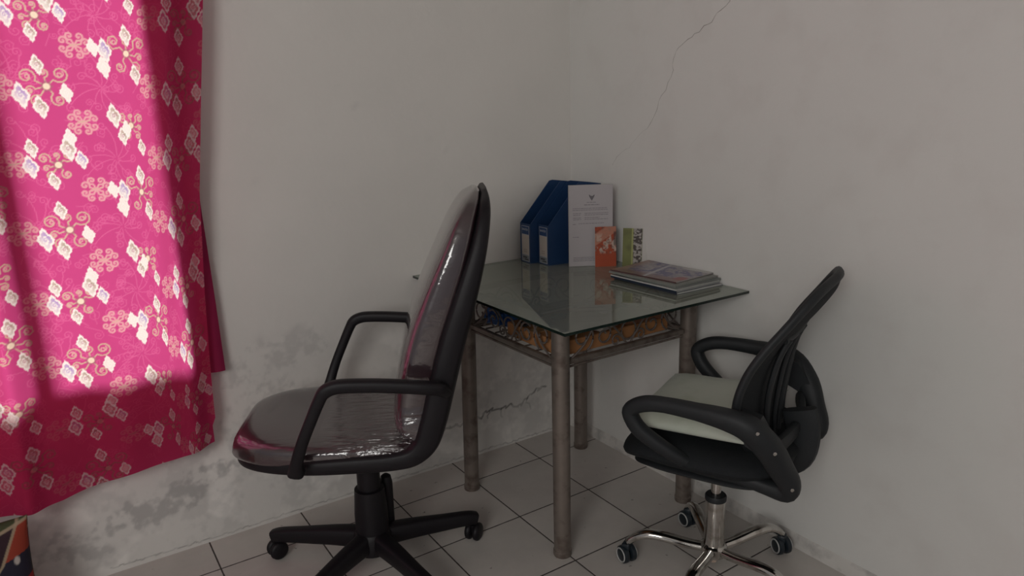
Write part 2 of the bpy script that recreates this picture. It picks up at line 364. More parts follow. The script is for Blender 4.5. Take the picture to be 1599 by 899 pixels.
# ================================================================== CURTAIN
PINKR = np.array([.50, .026, .085]); RWHITE = np.array([.60, .40, .42]); PINKC = np.array([.57, .072, .25]); WHITE = np.array([.92, .90, .84]); TAN = np.array([.72, .50, .38]); LPINK = np.array([.80, .42, .45]); VINE = np.array([.74, .15, .36]); DARK = np.array([.36, .14, .20]); PURPLE = np.array([.36, .28, .62])
class Cloth:
    def __init__(s, xs, zs): s.xs, s.zs = xs, zs; s.c = np.ones((len(zs), len(xs), 3))*PINKC; s.r = np.ones((len(zs), len(xs), 3))*PINKR
    def sub(s, x0, x1, z0, z1):
        j0, j1 = np.searchsorted(s.xs, [x0, x1]); i0, i1 = np.searchsorted(s.zs, [z0, z1])
        if j1-j0 < 2 or i1-i0 < 2: return None
        X, Z = np.meshgrid(s.xs[j0:j1], s.zs[i0:i1]); return (slice(i0, i1), slice(j0, j1)), X, Z
    def put(s, sl, al, col): s.c[sl] = s.c[sl]*(1-al[..., None])+col*al[..., None]
    def putr(s, sl, al, col): s.r[sl] = s.r[sl]*(1-al[..., None])+col*al[..., None]
    def stroke(s, pts, w, col, alpha=1.):
        P = np.array(pts, float)
        r = s.sub(P[:, 0].min()-2*w, P[:, 0].max()+2*w, P[:, 1].min()-2*w, P[:, 1].max()+2*w)
        if r is None: return
        sl, X, Z = r; D = np.full(X.shape, 9.)
        for a, b in zip(P, P[1:]):
            d = b-a; L2 = d@d+1e-12; t = np.clip(((X-a[0])*d[0]+(Z-a[1])*d[1])/L2, 0, 1)
            D = np.minimum(D, np.hypot(X-a[0]-t*d[0], Z-a[1]-t*d[1]))
        k = alpha*sstep(w, w*.45, D); s.put(sl, k, col)
        if col is TAN: s.putr(sl, k*.75, np.array([.13, .010, .030]))
        elif col is LPINK: s.putr(sl, k*.22, np.array([.30, .03, .07]))
        elif col is VINE: s.putr(sl, k*.12, np.array([.30, .02, .06]))
    def spiral(s, cx, cz, r, a0, turns, w, col, alpha=1., lead=None):
        k = max(10, int(turns*12)); t = np.linspace(0, 1, k); rad = r*(1-t*.85); an = a0+turns*2*PI*t
        P = np.stack([cx+rad*np.cos(an), cz+rad*np.sin(an)], -1)
        if lead is not None: P = np.vstack([[lead], P])
        s.stroke(P, w, col, alpha)
    def diamond(s, cx, cz, h, kind=0, tilt=.12):
        h *= 1.06; wd = h*.60; r = s.sub(cx-h, cx+h, cz-h, cz+h)
        if r is None: return
        sl, X, Z = r; x = (X-cx)+tilt*(Z-cz); z = Z-cz
        an = np.arctan2(z/h, x/wd); d = np.abs(x)/(wd/2)+np.abs(z)/(h/2)+.085*np.sin(8*an+1.2)*(d0 := np.minimum(1, np.abs(np.sin(2*an))*1.6))
        s.put(sl, sstep(1.14, 1.02, d), WHITE)
        s.putr(sl, sstep(1.14, 1.04, d)*sstep(.74, .86, d)*.85, RWHITE); s.putr(sl, sstep(.50, .42, d)*sstep(.20, .28, d)*.6, RWHITE); s.putr(sl, sstep(.12, .06, d)*.5, RWHITE)
        if kind == 2: return
        ring = sstep(.36, .42, d)*sstep(.80, .74, d)*.85
        s.put(sl, ring*(.6+.4*np.sin(an*1.0+.7)), (np.array([.40, .36, .27]) if kind == 0 else PURPLE))
        s.spiral(cx-.0, cz, h*.11, 0, 1.1, h*.035, DARK if kind == 0 else PURPLE, .6)
    def medallion(s, cx, cz, var, R=.046):
        sg = 1 if var in (0, 2) else -1
        for a, rr_, d_, tn in ((.75, 1.0, 1.0, 1.5), (2.6, .95, 1.05, 1.4), (4.1, .75, 1.0, 1.3), (5.3, .85, .9, 1.3), (1.65, .55, .75, 1.2), (3.4, .55, .85, 1.2)):
            a = a if sg > 0 else PI-a
            px, pz = cx+R*d_*math.cos(a)*.95, cz+R*d_*math.sin(a)*.95
            s.spiral(px, pz, R*.46*rr_, a+PI, sg*tn, .0030, DARK, .35, lead=(cx, cz))
            s.spiral(px, pz, R*.46*rr_, a+PI, sg*tn, .0025, TAN, .95, lead=(cx, cz))
            s.spiral(px, pz, R*.22*rr_, a, -sg*1.0, .0020, LPINK, .9)
        for k in range(7):
            a = k*2*PI/7; s.stroke([(cx+.006*math.cos(a), cz+.006*math.sin(a)), (cx+.013*math.cos(a), cz+.013*math.sin(a))], .003, DARK, .55)
        r = s.sub(cx-.03, cx+.03, cz-.03, cz+.03)
        if r:
            sl, X, Z = r; D = np.hypot(X-cx, Z-cz); s.put(sl, sstep(.0135, .0105, D)*.6, DARK); s.put(sl, sstep(.0090, .0065, D), np.array([.95, .82, .62]))
        D_ = {0: [(-8, 32, 1, 0), (-35, -13, 1.3, 1), (-12, -31, 1.15, 0), (25, -10, 1.0, 2)],
              1: [(2, 28, 1.1, 0), (-53, 8, .95, 2), (-36, 4, 1.25, 1), (-41, -22, 1.15, 2), (13, -33, 1.1, 0)],
              2: [(-32, 27, 1.0, 0), (-37, -1, 1.2, 1), (-9, -25, .95, 0), (22, 41, 1.0, 2), (17, 24, 1.25, 0), (33, 6, 1.0, 1)],
              3: [(-29, 16, 1.3, 0), (-9, -5, .95, 2), (-18, -17, 1.0, 0), (18, -36, .95, 0)]}[var]
        for dx, dz, sc, kd in D_: s.diamond(cx+dx*.00162, cz+dz*.00162, .0455*sc, kd)
    def swirl(s, cx, cz, R=.026):
        for k in range(8):
            a = k*2*PI/8+.3; px, pz = cx+R*1.05*math.cos(a), cz+R*.95*math.sin(a)
            s.spiral(px, pz, R*.42, a+PI, 1.25 if k % 2 else -1.25, .0031, LPINK, .95, lead=(cx, cz))
        s.stroke([(cx-.012, cz), (cx+.012, cz+.003)], .002, TAN, .8)
    def vine(s, cx, cz):
        for k in range(10):
            a = k*2*PI/10; L_ = .045+.02*(k % 3)
            p = [(cx+t*L_*math.cos(a+.5*t), cz+t*L_*math.sin(a+.5*t)) for t in np.linspace(.1, 1, 8)]
            s.stroke(p, .0016, VINE, .8)
            s.spiral(p[-1][0]+.008*math.cos(a+1.5), p[-1][1]+.008*math.sin(a+1.5), .012, a-1.6, 1.3*(1 if k % 2 else -1), .0016, VINE, .8)
xs = np.linspace(-2.45, -1.30, 520); zs = np.linspace(.29, 1.80, 690)
clo = Cloth(xs, zs); rnd = random.Random(3)
for i in range(1000):
    cx, cz = rnd.uniform(-2.4, -1.3), rnd.uniform(.3, 1.8)
    clo.spiral(cx, cz, rnd.uniform(.009, .017), rnd.uniform(0, 6.3), rnd.choice((-1.5, 1.5)), .0015, VINE, .7, lead=(cx+rnd.uniform(-.03, .03), cz+rnd.uniform(-.03, .03)))
for c in range(-4, 3):
    cxv = -1.61+c*.195
    for k in range(-5, 4): clo.vine(cxv+(.01*(k % 2)), 1.417+k*.181+(.02 if c % 2 else 0))
for c in range(-4, 3):
    cx = {0: -1.730, 1: -1.530, 2: -1.352, -1: -1.900}.get(c, -1.73+c*.19); odd = c % 2
    for k in range(-3, 3):
        z1 = 1.060+(.083 if odd else 0)+k*.362; z2 = z1+(.178 if odd else .168)
        sx = -.010*(1.5-z1)
        clo.swirl(cx+.075+sx, z1+(.10 if not odd else .09)); clo.swirl(cx+.070+sx, z2+(.105 if not odd else .10))
        clo.medallion(cx+sx, z1, 1 if odd else 0); clo.medallion(cx+.0+sx-.008*odd, z2, 3 if odd else 2, .034)
M_curtain = attr_mat('batik_cotton', .85, translucent=.48, bump=.03, bscale=400, spec=.1)
M_curtain_top = mat('pink_cotton', tuple(PINKC), .85)
def edge_r(Z): return np.interp(Z, [.36, .39, .46, .60, .83, 1.13, 1.4, 1.65, 2.1], [-1.452, -1.441, -1.440, -1.436, -1.425, -1.404, -1.368, -1.332, -1.29])
def hem(X): return np.interp(X, [-2.45, -2.0, -1.86, -1.70, -1.60, -1.444, -1.3], [.318, .318, .316, .340, .350, .366, .37])
def fold(X, Z):
    return (.012*np.sin((X+1.875+.02*(Z-1))*26)*sstep(-1.75, -1.9, X) - .030*np.exp(-((X+1.915-.03*(Z-1))/.030)**2)
            + .008*np.sin(X*17+Z*2.2)+.005*np.sin(X*41-Z*3)
            - .016*np.exp(-((X-(edge_r(Z)-.075+.03*(1-Z)))/.028)**2) + .012*sstep(-1.50, -1.43, X))
def curtain_fn(X, Z):
    u = (X-xs[0])/(xs[-1]-xs[0]); xr = edge_r(Z)
    # squeeze only near the right edge so that the pattern keeps its place
    k = sstep(-1.62, -1.30, X); x2 = X+(xr-xs[-1])*k
    v = (Z-zs[0])/(zs[-1]-zs[0]); z2 = np.where(Z < .6, hem(x2)+(Z-zs[0])*(.6-hem(x2))/(.6-zs[0]), Z)
    return x2, -.080+fold(x2, z2), z2
me = grid_mesh('curtain', xs, zs, curtain_fn, clo.r, clo.c)
# upper continuation, above the frame, plain pattern ground
xs2 = np.linspace(xs[0], xs[-1], 90); zs2 = np.linspace(zs[-1], 2.2, 12)
X2, Z2 = np.meshgrid(xs2, zs2)
me2 = grid_mesh('c2', xs2, zs2, curtain_fn, np.ones(X2.shape+(3,))*PINKR, np.ones(X2.shape+(3,))*PINKC)
bm = bmesh.new(); bm.from_mesh(me); bm.from_mesh(me2); bpy.data.meshes.remove(me2); bm.to_mesh(me); bm.free()
cur = link('curtain', me, M_curtain, smooth=False)
for p in me.polygons: p.use_smooth = True
tag(cur, 'bright magenta batik curtain with white diamond motifs hanging over the sunlit window', 'curtain')
# shorter layer behind
xb = np.linspace(-1.485, -1.388, 40); zb = np.linspace(.577, 2.2, 60); Xb, Zb = np.meshgrid(xb, zb)
def back_fn(X, Z):
    xr = np.interp(Z, [.577, .8, 1.13, 1.5, 2.2], [-1.390, -1.393, -1.400, -1.40, -1.40])
    x = X+(xr-xb[-1]); return x, -.030+.007*np.sin(x*60+Z*2), Z
cb = link('curtain', grid_mesh('curtain', xb, zb, back_fn, np.ones(Xb.shape+(3,))*np.array([.34, .022, .085]), np.ones(Xb.shape+(3,))*np.array([.40, .05, .15])), M_curtain, smooth=False)
tag(cb, 'shorter plain dark magenta curtain layer behind the right edge of the batik curtain', 'curtain')

# patterned cushion in the lower left corner
def cushion_cols(U, V):
    """bold batik patches divided by pale lines; motif repeats every 9.5 cm"""
    X = ((U*.40)/.095+.79) % 1.0; Y = np.clip((.335-V*.34)/.205, -1, 2)
    c = np.ones(X.shape+(3,))*np.array([.034, .016, .022])
    px = np.interp(Y, [.0, .15, .25, .48, .56, .64, .72, 1.1], [.75, .62, .52, .30, .16, .14, .26, .34])
    c[(X < px) & (Y > .50)] = (.050, .055, .020)
    c[(X >= px) & (Y < .55)] = (.30, .045, .025)
    nb = (X >= px) & (Y >= .46-.12*(X-.3)) & (Y < .86-.22*(X-.3)); c[nb] = (.020, .018, .034)
    c[(X >= px) & (Y >= .86-.22*(X-.3))] = (.30, .020, .022)
    c[Y < .12-.12*X] = (.055, .065, .030)
    G = np.array([.38, .30, .20])
    for D in (np.abs(X-px)*.8, np.abs(Y-(.12-.12*X))*1.6):
        a = sstep(.045, .02, D)*.8; c = c*(1-a[..., None])+G*a[..., None]
    a = sstep(.09, .05, np.hypot(X-.64, (Y-.47)*1.3)); c = c*(1-a[..., None])+np.array([.5, .45, .42])*a[..., None]
    return c
us = np.linspace(-1, 1, 140); vs_ = np.linspace(-1, 1, 140)
def cush_fn(sgn):
    def f(U, V):
        e = np.sqrt(np.clip((1-np.abs(U)**3.5)*(1-np.abs(V)**3.5), 0, 1)); k = 1-.05*(1-np.abs(V)**2)*np.abs(U)**6
        return U*.20*k, sgn*.055*e, .172+V*.168*(1-.05*(1-np.abs(U)**2)*np.abs(V)**6)
    return f
U, V = np.meshgrid(us, vs_); cc = cushion_cols((U+1)/2, (V+1)/2)
bm = bmesh.new()
for sg in (1, -1):
    m_ = grid_mesh('c', us, vs_, cush_fn(sg), cc); bm.from_mesh(m_); bpy.data.meshes.remove(m_)
bmesh.ops.remove_doubles(bm, verts=bm.verts, dist=.0004); bmesh.ops.recalc_face_normals(bm, faces=bm.faces)
me = bpy.data.meshes.new('cushion'); bm.to_mesh(me); bm.free()
cs = link('cushion', me, attr_mat('batik_cushion_cloth', .8, bump=.1, bscale=200), smooth=False)
for p in me.polygons: p.use_smooth = True
tag(cs, 'dark green, black and red batik cushion leaning on the wall below the magenta curtain', 'cushion')
CUSH = ((-2.142, -.19, .0), 0.0)
cs.location = CUSH[0]; cs.rotation_euler = (-.10, .0, 0)

# ================================================================== TABLE
M_leg = mat('worn_chrome', (.215, .180, .155), .45, metal=.45, var=.18, vscale=30, dirt=(.12, .09, .075), dscale=22)
M_iron = mat('scroll_iron', (.17, .14, .125), .5, metal=.35, var=.2, vscale=40)
table = thing('glass_table', 'square glass-topped metal table standing in the corner between the two chairs', 'table', (-.36, -.45, 0))
def tloc(p): return Vector(p)-table.location
LEGS = [((-.612, -.722), (-.612, -.722)), ((-.635, -.212), (-.622, -.212)), ((-.107, -.190), (-.107, -.190)), ((-.081, -.720), (-.083, -.720))]
for (x, y), (xt, yt) in LEGS:
    bm = bmesh.new(); tube(bm, [tloc((x, y, 0.008)), tloc((xt, yt, .752))], [.0262, .0268], 24, ref=Vector((0, 1, 0)))
    lathe(bm, [(.027, 0), (.0285, .004), (.0285, .018), (.0262, .02)], 24, Matrix.Translation(tloc((x, y, 0))))
    lathe(bm, [(.030, .752), (.030, .7645)], 24, Matrix.Translation(tloc((xt, yt, 0))))
    obj('leg', bm, M_leg, table)
ZR, ZT = .622, .742
corners = [(-.614, -.722), (-.622, -.212), (-.107, -.190), (-.083, -.720)]
for i in range(4):
    a, b = corners[i], corners[(i+1) % 4]
    bm = bmesh.new()
    tube(bm, [tloc((*a, ZR)), tloc((*b, ZR))], .0085, 10, expo=4)
    tube(bm, [tloc((*a, ZR-.016)), tloc((*b, ZR-.016))], .004, 8)
    tube(bm, [tloc((*a, ZT)), tloc((*b, ZT))], .0085, 10, expo=4)
    obj('rail', bm, M_leg, table)
    # scrollwork between the rails
    bm = bmesh.new(); A = Vector((*a, 0)); D = Vector((*b, 0))-A; Lr = D.length; D.normalize(); mid = (ZR+ZT)/2; hh = (ZT-ZR)/2-.012
    def pt(s, z): return tloc(A+D*s+Vector((0, 0, z)))
    def curl(cs_, cz, r, a0, tn, r1=.25):
        n = int(22*abs(tn)); return [pt(cs_+r*(1-(1-r1)*k/n)*math.cos(a0+2*PI*tn*k/n), cz+r*(1-(1-r1)*k/n)*math.sin(a0+2*PI*tn*k/n)) for k in range(n+1)]
    for half in (0, 1):
        def mir(s): return s if not half else Lr-s
        sg = -1 if half else 1; A0 = (lambda a_: a_) if not half else (lambda a_: PI-a_)
        tube(bm, curl(mir(.085), mid+.002, hh*.92, A0(-1.2), 1.25*sg), .0032, 6)
        tube(bm, curl(mir(.165), mid-.006, hh*.72, A0(2.3), -1.3*sg), .0032, 6)
        tube(bm, smooth_path([pt(mir(.03), ZR), pt(mir(.09), mid-.02), pt(mir(.15), ZT-.01), pt(mir(.21), mid+.008), pt(mir(Lr/2-.01), ZR+.012)], 5), .0032, 6)
        tube(bm, curl(mir(.215), ZR+.028, .020, A0(.5), 1.2*sg), .003, 6)
    tube(bm, [pt(Lr/2+.030*math.cos(k/16*2*PI), mid-.008+.030*math.sin(k/16*2*PI)) for k in range(16)], .003, 6, closed=True)
    obj('scrollwork', bm, M_iron, table)
# wire shelf
bm = bmesh.new()
for k in range(9):
    y = -.70+k*.058; tube(bm, [tloc((-.60, y, ZR)), tloc((-.10, y, ZR))], .0028, 6)
obj('shelf', bm, M_iron, table)
# glass plate with green tint and dark ground edge
def glass_mat():
    m = bpy.data.materials.new('tinted_glass'); m.use_nodes = True; N = m.node_tree.nodes; L = m.node_tree.links
    N.remove(N['Principled BSDF']); o = N['Material Output']
    gl = N.new('ShaderNodeBsdfGlossy'); gl.inputs['Roughness'].default_value = .012; gl.inputs[0].default_value = (.86, .93, .90, 1)
    tr = N.new('ShaderNodeBsdfTransparent'); tr.inputs[0].default_value = (.34, .38, .36, 1)
    df = N.new('ShaderNodeBsdfDiffuse'); df.inputs[0].default_value = (.26, .27, .225, 1)
    tcn = N.new('ShaderNodeTexCoord'); nz = N.new('ShaderNodeTexNoise'); nz.inputs['Scale'].default_value = 6; L.new(tcn.outputs['Object'], nz.inputs['Vector'])
    mr = N.new('ShaderNodeMapRange'); mr.inputs[3].default_value = .62; mr.inputs[4].default_value = .78; L.new(nz.outputs['Fac'], mr.inputs[0])
    m1 = N.new('ShaderNodeMixShader'); L.new(mr.outputs[0], m1.inputs[0]); L.new(tr.outputs[0], m1.inputs[1]); L.new(df.outputs[0], m1.inputs[2])
    fr = N.new('ShaderNodeFresnel'); fr.inputs[0].default_value = 2.3
    m2 = N.new('ShaderNodeMixShader'); L.new(fr.outputs[0], m2.inputs[0]); L.new(m1.outputs[0], m2.inputs[1]); L.new(gl.outputs[0], m2.inputs[2])
    L.new(m2.outputs[0], o.inputs[0]); return m
M_glass = glass_mat(); M_edge = mat('glass_edge', (.012, .022, .018), .25, spec=.6, var=.3, vscale=50)
bm = bmesh.new()
gx0, gx1, gy0, gy1, gz0, gz1 = -.722, -.004, -.885, -.004, .7655, .7735
top = [bm.verts.new(tloc(p)) for p in ((gx0, gy0, gz1), (gx1, gy0-.006, gz1), (gx1, gy1, gz1), (gx0, gy1, gz1))]
f = bm.faces.new(top)
g = obj('glass_top', bm, M_glass, table, smooth=False)
g.data.materials.append(M_edge)
bm = bmesh.new(); bm.from_mesh(g.data)
es = [e for e in bm.edges]; r = bmesh.ops.extrude_edge_only(bm, edges=es)
for v in [v for v in r['geom'] if isinstance(v, bmesh.types.BMVert)]: v.co.z -= gz1-gz0
for ff in bm.faces:
    if abs(ff.normal.z) < .5: ff.material_index = 1
bm.to_mesh(g.data); bm.free()
# suction pads/caps under glass are part of the legs

# ------------------------------------------------------------------ things on the shelf
M_orange = mat('orange_card', (.42, .19, .075), .7, var=.12, vscale=10)
M_brown = mat('brown_card', (.20, .085, .045), .7, var=.2, vscale=12)
ZS = ZR+.009
bm = bmesh.new(); box(bm, (-.22, -.14, 0), (.22, .14, .044), .003); o = obj('cardboard_box', bm, M_orange, smooth=False)
o.location = (-.375, -.558, ZS); o.rotation_euler = (0, 0, .0)
bmx = bmesh.new(); box(bmx, (-.222, -.022, .0445), (.222, .022, .0455)); obj('tape', bmx, mat('parcel_tape', (.52, .30, .15), .35, var=.1), o, smooth=False)
tag(o, 'flat orange-brown cardboard box on the shelf under the glass table top', 'box')
bm = bmesh.new(); box(bm, (-.085, -.10, 0), (.085, .10, .030), .003); o = obj('folder', bm, M_brown, smooth=False)
o.location = (-.245, -.60, ZS+.0458); o.rotation_euler = (0, 0, -.15)
tag(o, 'dark brown folder lying on the flat cardboard box under the table top', 'folder')
bm = bmesh.new(); box(bm, (-.05, -.035, 0), (.05, .035, .022), .004); o = obj('paper_packet', bm, mat('grey_paper', (.42, .39, .36), .8, var=.15, vscale=30), smooth=False)
o.location = (-.40, -.655, ZS+.0458); o.rotation_euler = (0, 0, .3)
tag(o, 'small pale grey packet on the orange cardboard box under the table top', 'packet')
# crumpled blue bag
bm = bmesh.new(); bmesh.ops.create_icosphere(bm, subdivisions=4, radius=1)
for v in bm.verts:
    n = v.co.normalized(); k = 1+.16*math.sin(n.x*9+n.y*4)+.10*math.sin(n.y*17+n.z*8)+.07*math.sin(n.z*23+n.x*14)
    v.co = Vector((n.x*k*.060, n.y*k*.068, max(-.036, n.z*k*.046)))
o = obj('plastic_bag', bm, mat('blue_plastic', (.02, .10, .32), .3, var=.3, vscale=30, bump=.4, bscale=60))
o.location = (-.530, -.305, ZS+.037)
tag(o, 'crumpled blue plastic bag on the shelf under the table, behind the tall chair', 'bag')
bm = bmesh.new(); pts = []
for k in range(90):
    a = k/90*2*PI*4; rr_ = .034+.006*math.sin(a*1.3); pts.append((rr_*math.cos(a)*.8, rr_*math.sin(a), .010+.045*k/90+.006*math.sin(a*2.1)))
tube(bm, pts, .0042, 8); tube(bm, smooth_path([pts[-1], (.03, -.03, .05), (-.02, -.06, .035), (-.045, -.045, .008), (-.03, .0, .006)], 6), .0042, 8)
o = obj('cable', bm, mat('black_rubber', (.012, .012, .014), .5)); o.location = (-.545, -.470, ZS+.0455-.002)
tag(o, 'coiled black cable lying on the cardboard box beside the blue bag', 'cable')

# ------------------------------------------------------------------ things on the glass
ZG = gz1
M_blue = mat('blue_board', (.007, .036, .110), .55, var=.12, vscale=15, bump=.05)
M_white = mat('label_paper', (.48, .43, .38), .8, var=.05); M_navy = mat('navy_print', (.018, .055, .15), .6, var=.1); M_print = mat('dark_print', (.05, .05, .06), .7, var=.1)
M_letter = mat('white_print', (.40, .42, .45), .7, var=.03); M_brownprint = mat('brown_print', (.22, .16, .12), .7, var=.1)
def text(body, size, material, parent, mtx, name='lettering', bold=0.0):
    cu = bpy.data.curves.new('t', 'FONT'); cu.body = body; cu.size = size; cu.align_x = 'CENTER'; cu.align_y = 'CENTER'; cu.extrude = .00008; cu.offset = bold; cu.resolution_u = 3
    o = bpy.data.objects.new('t', cu); COL.objects.link(o); dg = bpy.context.evaluated_depsgraph_get()
    me = bpy.data.meshes.new_from_object(o.evaluated_get(dg)); bpy.data.objects.remove(o); me.transform(mtx)
    return link(name, me, material, parent, smooth=False)
def holder(label, loc, rz):
    """local: spine at x=0 facing -x, depth along +x, width along y"""
    t = thing('magazine_file', label, 'file holder', loc, rz, None)
    W, D, HF, HB, th = .073, .240, .148, .300, .0028
    prof = [(0, 0), (D, 0), (D, HB-.012), (D-.09, HB), (.135, HB-.002), (0, HF)]
    for sgn in (-1, 1):
        bm = bmesh.new(); y0 = sgn*W/2; y1 = y0-sgn*th
        a = [bm.verts.new((x, y0, z)) for x, z in prof]; b = [bm.verts.new((x, y1, z)) for x, z in prof]
        bm.faces.new(a); bm.faces.new(b[::-1])
        for k in range(len(prof)): bm.faces.new((a[k], a[(k+1) % 6], b[(k+1) % 6], b[k]))
        obj('side_panel', bm, M_blue, t, smooth=False)
    bm = bmesh.new(); box(bm, (0, -W/2+th, 0), (th, W/2-th, HF), .0004); sp = obj('spine', bm, M_blue, t, smooth=False)
    bm = bmesh.new(); box(bm, (D-th, -W/2+th, 0), (D, W/2-th, HB-.012)); obj('back_panel', bm, M_blue, t, smooth=False)
    bm = bmesh.new(); box(bm, (th, -W/2+th, 0), (D-th, W/2-th, th)); obj('base', bm, M_blue, t, smooth=False)
    # label on the spine
    R = Matrix(((0, 0, -1, -.0013), (-1, 0, 0, 0), (0, 1, 0, 0), (0, 0, 0, 1)))
    def plate(name, y0, y1, z0, z1, m, d=.0006):
        bm = bmesh.new(); box(bm, (-d, y0, z0), (0, y1, z1)); return obj(name, bm, m, t, smooth=False)
    lb = plate('label', -.0265, .0265, .004, .140, M_letter, .0004); lb['label'] = 'light printed label on the spine'
    plate('label_header', -.0245, .0245, .108, .138, M_navy, .0006)
    plate('label_field', -.0245, .0245, .0305, .106, M_white, .0006)
    plate('label_footer', -.0245, .0245, .006, .028, mat('grey_print', (.22, .24, .25), .7, var=.35, vscale=60), .0006)
    mt = Matrix.Translation((-.0007, 0, .129)) @ R
    text('BANTEX', .0105, M_letter, t, Matrix.Translation((0, 0, .126)) @ R, bold=.0002)
    for k, (z, s_) in enumerate(((.049, '####'), (.041, '####'))): text('\u2022\u2022\u2022\u2022'.replace('\u2022', '=') , .010, M_brownprint, t, Matrix.Translation((0, 0, z)) @ R, 'print')
    bm = bmesh.new(); box(bm, (-.0008, -.020, .010), (0, .006, .014)); box(bm, (-.0008, -.010, .017), (0, .018, .022)); obj('print', bm, M_print, t, smooth=False)
    return t
holder('blue magazine file in the corner, the farther of the two, spine label facing left', (-.279, -.0755, ZG), math.radians(-3))
holder('blue magazine file nearer the white document, right of its twin', (-.252, -.1525, ZG), math.radians(-3))

# A4 framed document leaning on the files
d0 = Vector((-.209, -.252, ZG)); d1 = Vector((-.066, -.329, ZG)); dirx = (d1-d0).normalized(); Wd = (d1-d0).length
def standing(name, label, cat, p, dirv, tilt, build):
    """local x = along the foot, z up, -y faces the viewer"""
    o = build(); a = math.atan2(dirv.y, dirv.x); o.location = p; o.rotation_euler = (tilt, 0, a); tag(o, label, cat); return o
def doc():
    t = thing('document', '', '')
    bm = bmesh.new(); box(bm, (0, 0, 0), (Wd, .010, .297), .001); obj('backing_board', bm, mat('white_board', (.42, .40, .39), .7, var=.04), t, smooth=False)
    bm = bmesh.new(); box(bm, (.003, -.0012, .002), (Wd-.001, -.0002, .296)); obj('sheet', bm, mat('paper', (.43, .40, .41), .75, var=.04, vscale=6), t, smooth=False)
    R = Matrix(((1, 0, 0, 0), (0, 0, -1, -.0014), (0, 1, 0, 0), (0, 0, 0, 1)))
    G = mat('grey_ink', (.24, .225, .24), .8, var=.1); Dk = mat('dark_ink', (.15, .14, .15), .8, var=.1)
    # crest: small winged emblem
    bm = bmesh.new(); cx, cz = Wd*.52, .252
    for sg in (-1, 1):
        vs = [bm.verts.new((cx+sg*x, -.0015, cz+z)) for x, z in ((0, -.012), (.004, -.006), (.009, .003), (.011, .010), (.006, .008), (.002, .004), (0, .007))]
        bm.faces.new(vs if sg > 0 else vs[::-1])
    obj('emblem', bm, Dk, t, smooth=False)
    # heading lines and text rows: fine, unreadable lines of print
    bm = bmesh.new(); r = random.Random(5)
    def row(x0, x1, z, h=.0022):
        x = x0
        while x < x1-.002:
            w_ = r.uniform(.004, .012); w_ = min(w_, x1-x); box(bm, (x, -.0016, z), (x+w_, -.0013, z+h)); x += w_+.0018
    row(cx-.018, cx+.018, .233, .0024); row(cx-.028, cx+.028, .224, .003); obj('heading', bm, G, t, smooth=False); bm = bmesh.new()
    for z, (a, b) in zip((.206, .212), ((.014, Wd-.02), (.014, Wd-.02))): row(a, b, z)
    for z in (.194, .188, .178, .172): row(.016, .045, z); row(.058, Wd-.018 if z != .178 else Wd-.05, z)
    row(.014, .028, .155); row(.036, Wd-.03, .157); row(.014, .04, .108)
    obj('text_block', bm, G, t, smooth=False); bm = bmesh.new()
    for z in (.032, .026, .020): row(.016, Wd-.060, z)
    obj('footer', bm, G, t, smooth=False); return t
standing('document', 'white printed A4 document with a small dark crest, leaning against the blue files', 'document', d0, dirx, -.01, doc)

def booklet(name, label, W, H, th, p, dirv, tilt, colfn, mname):
    n, k = 60, 100; xs_ = np.linspace(0, W, n); zs_ = np.linspace(0, H, k); X, Z = np.meshgrid(xs_, zs_)
    t = thing(name, label, 'booklet', p, math.atan2(dirv.y, dirv.x)); t.rotation_euler = (tilt, 0, t.rotation_euler.z)
    bm = bmesh.new(); box(bm, (.0008, .0006, .0008), (W-.0008, th-.0006, H-.0008)); obj('pages', bm, mat(mname+'_pages', (.55, .52, .48), .8, var=.06), t, smooth=False)
    fc = link('cover', grid_mesh('cover', xs_, zs_, lambda X, Z: (X, 0*X, Z), colfn(X/W, Z/H)), attr_mat(mname+'_cover', .45), t, smooth=False)
    bm = bmesh.new(); box(bm, (0, th-.0006, 0), (W, th, H)); obj('back_cover', bm, mat(mname+'_back', (.45, .43, .40), .6, var=.1), t, smooth=False)
    return t
def orange_cols(X, Z):
    c = np.ones(X.shape+(3,))*np.array([.36, .070, .032]); n = vnoise(X*3+1, Z*5+2, 2.2, 21, 4); n2 = vnoise(X*3, Z*5, 6, 22, 3)
    p = sstep(.50, .60, n)*sstep(.30, .40, Z)*sstep(.88, .75, Z); c = c*(1-p[..., None])+np.array([.48, .36, .30])*p[..., None]
    p = sstep(.58, .66, n2)*.6*sstep(.25, .35, Z); c = c*(1-p[..., None])+np.array([.10, .06, .05])*p[..., None]
    p = sstep(.0, .03, Z-.70-.35*(X-.55))*sstep(.25, .2, Z-.70-.35*(X-.3))*.5; c = c*(1-p[..., None])+np.array([.50, .30, .22])*p[..., None]
    p = sstep(.86, .9, X)*sstep(.5, .55, Z)*sstep(.9, .85, Z)*.7; c = c*(1-p[..., None])+np.array([.05, .05, .05])*p[..., None]
    return c
def green_cols(X, Z):
    c = np.ones(X.shape+(3,))*np.array([.135, .145, .038]); n2 = vnoise(X*2, Z*5, 5, 24, 4)
    c = c*(1+.5*(vnoise(X*2, Z*4, 2, 25, 2)-.5))[..., None]
    r_ = sstep(.42, .45, X)*sstep(.80, .77, X); k = sstep(.45, .56, n2); pc = np.array([.36, .33, .30])*(1-k[..., None])+np.array([.05, .035, .03])*k[..., None]
    c = c*(1-r_[..., None])+pc*r_[..., None]; p = sstep(.35, .37, X)*sstep(.43, .41, X); c = c*(1-p[..., None])+np.array([.33, .34, .12])*p[..., None]
    p = sstep(.79, .81, X); c = c*(1-p[..., None])+np.array([.52, .50, .47])*p[..., None]
    return c
booklet('booklet', 'small orange booklet standing in front of the white document', .078, .146, .004, Vector((-.136, -.313, ZG)), Vector((.75, -.42, 0)).normalized(), -.05, orange_cols, 'orange_booklet')
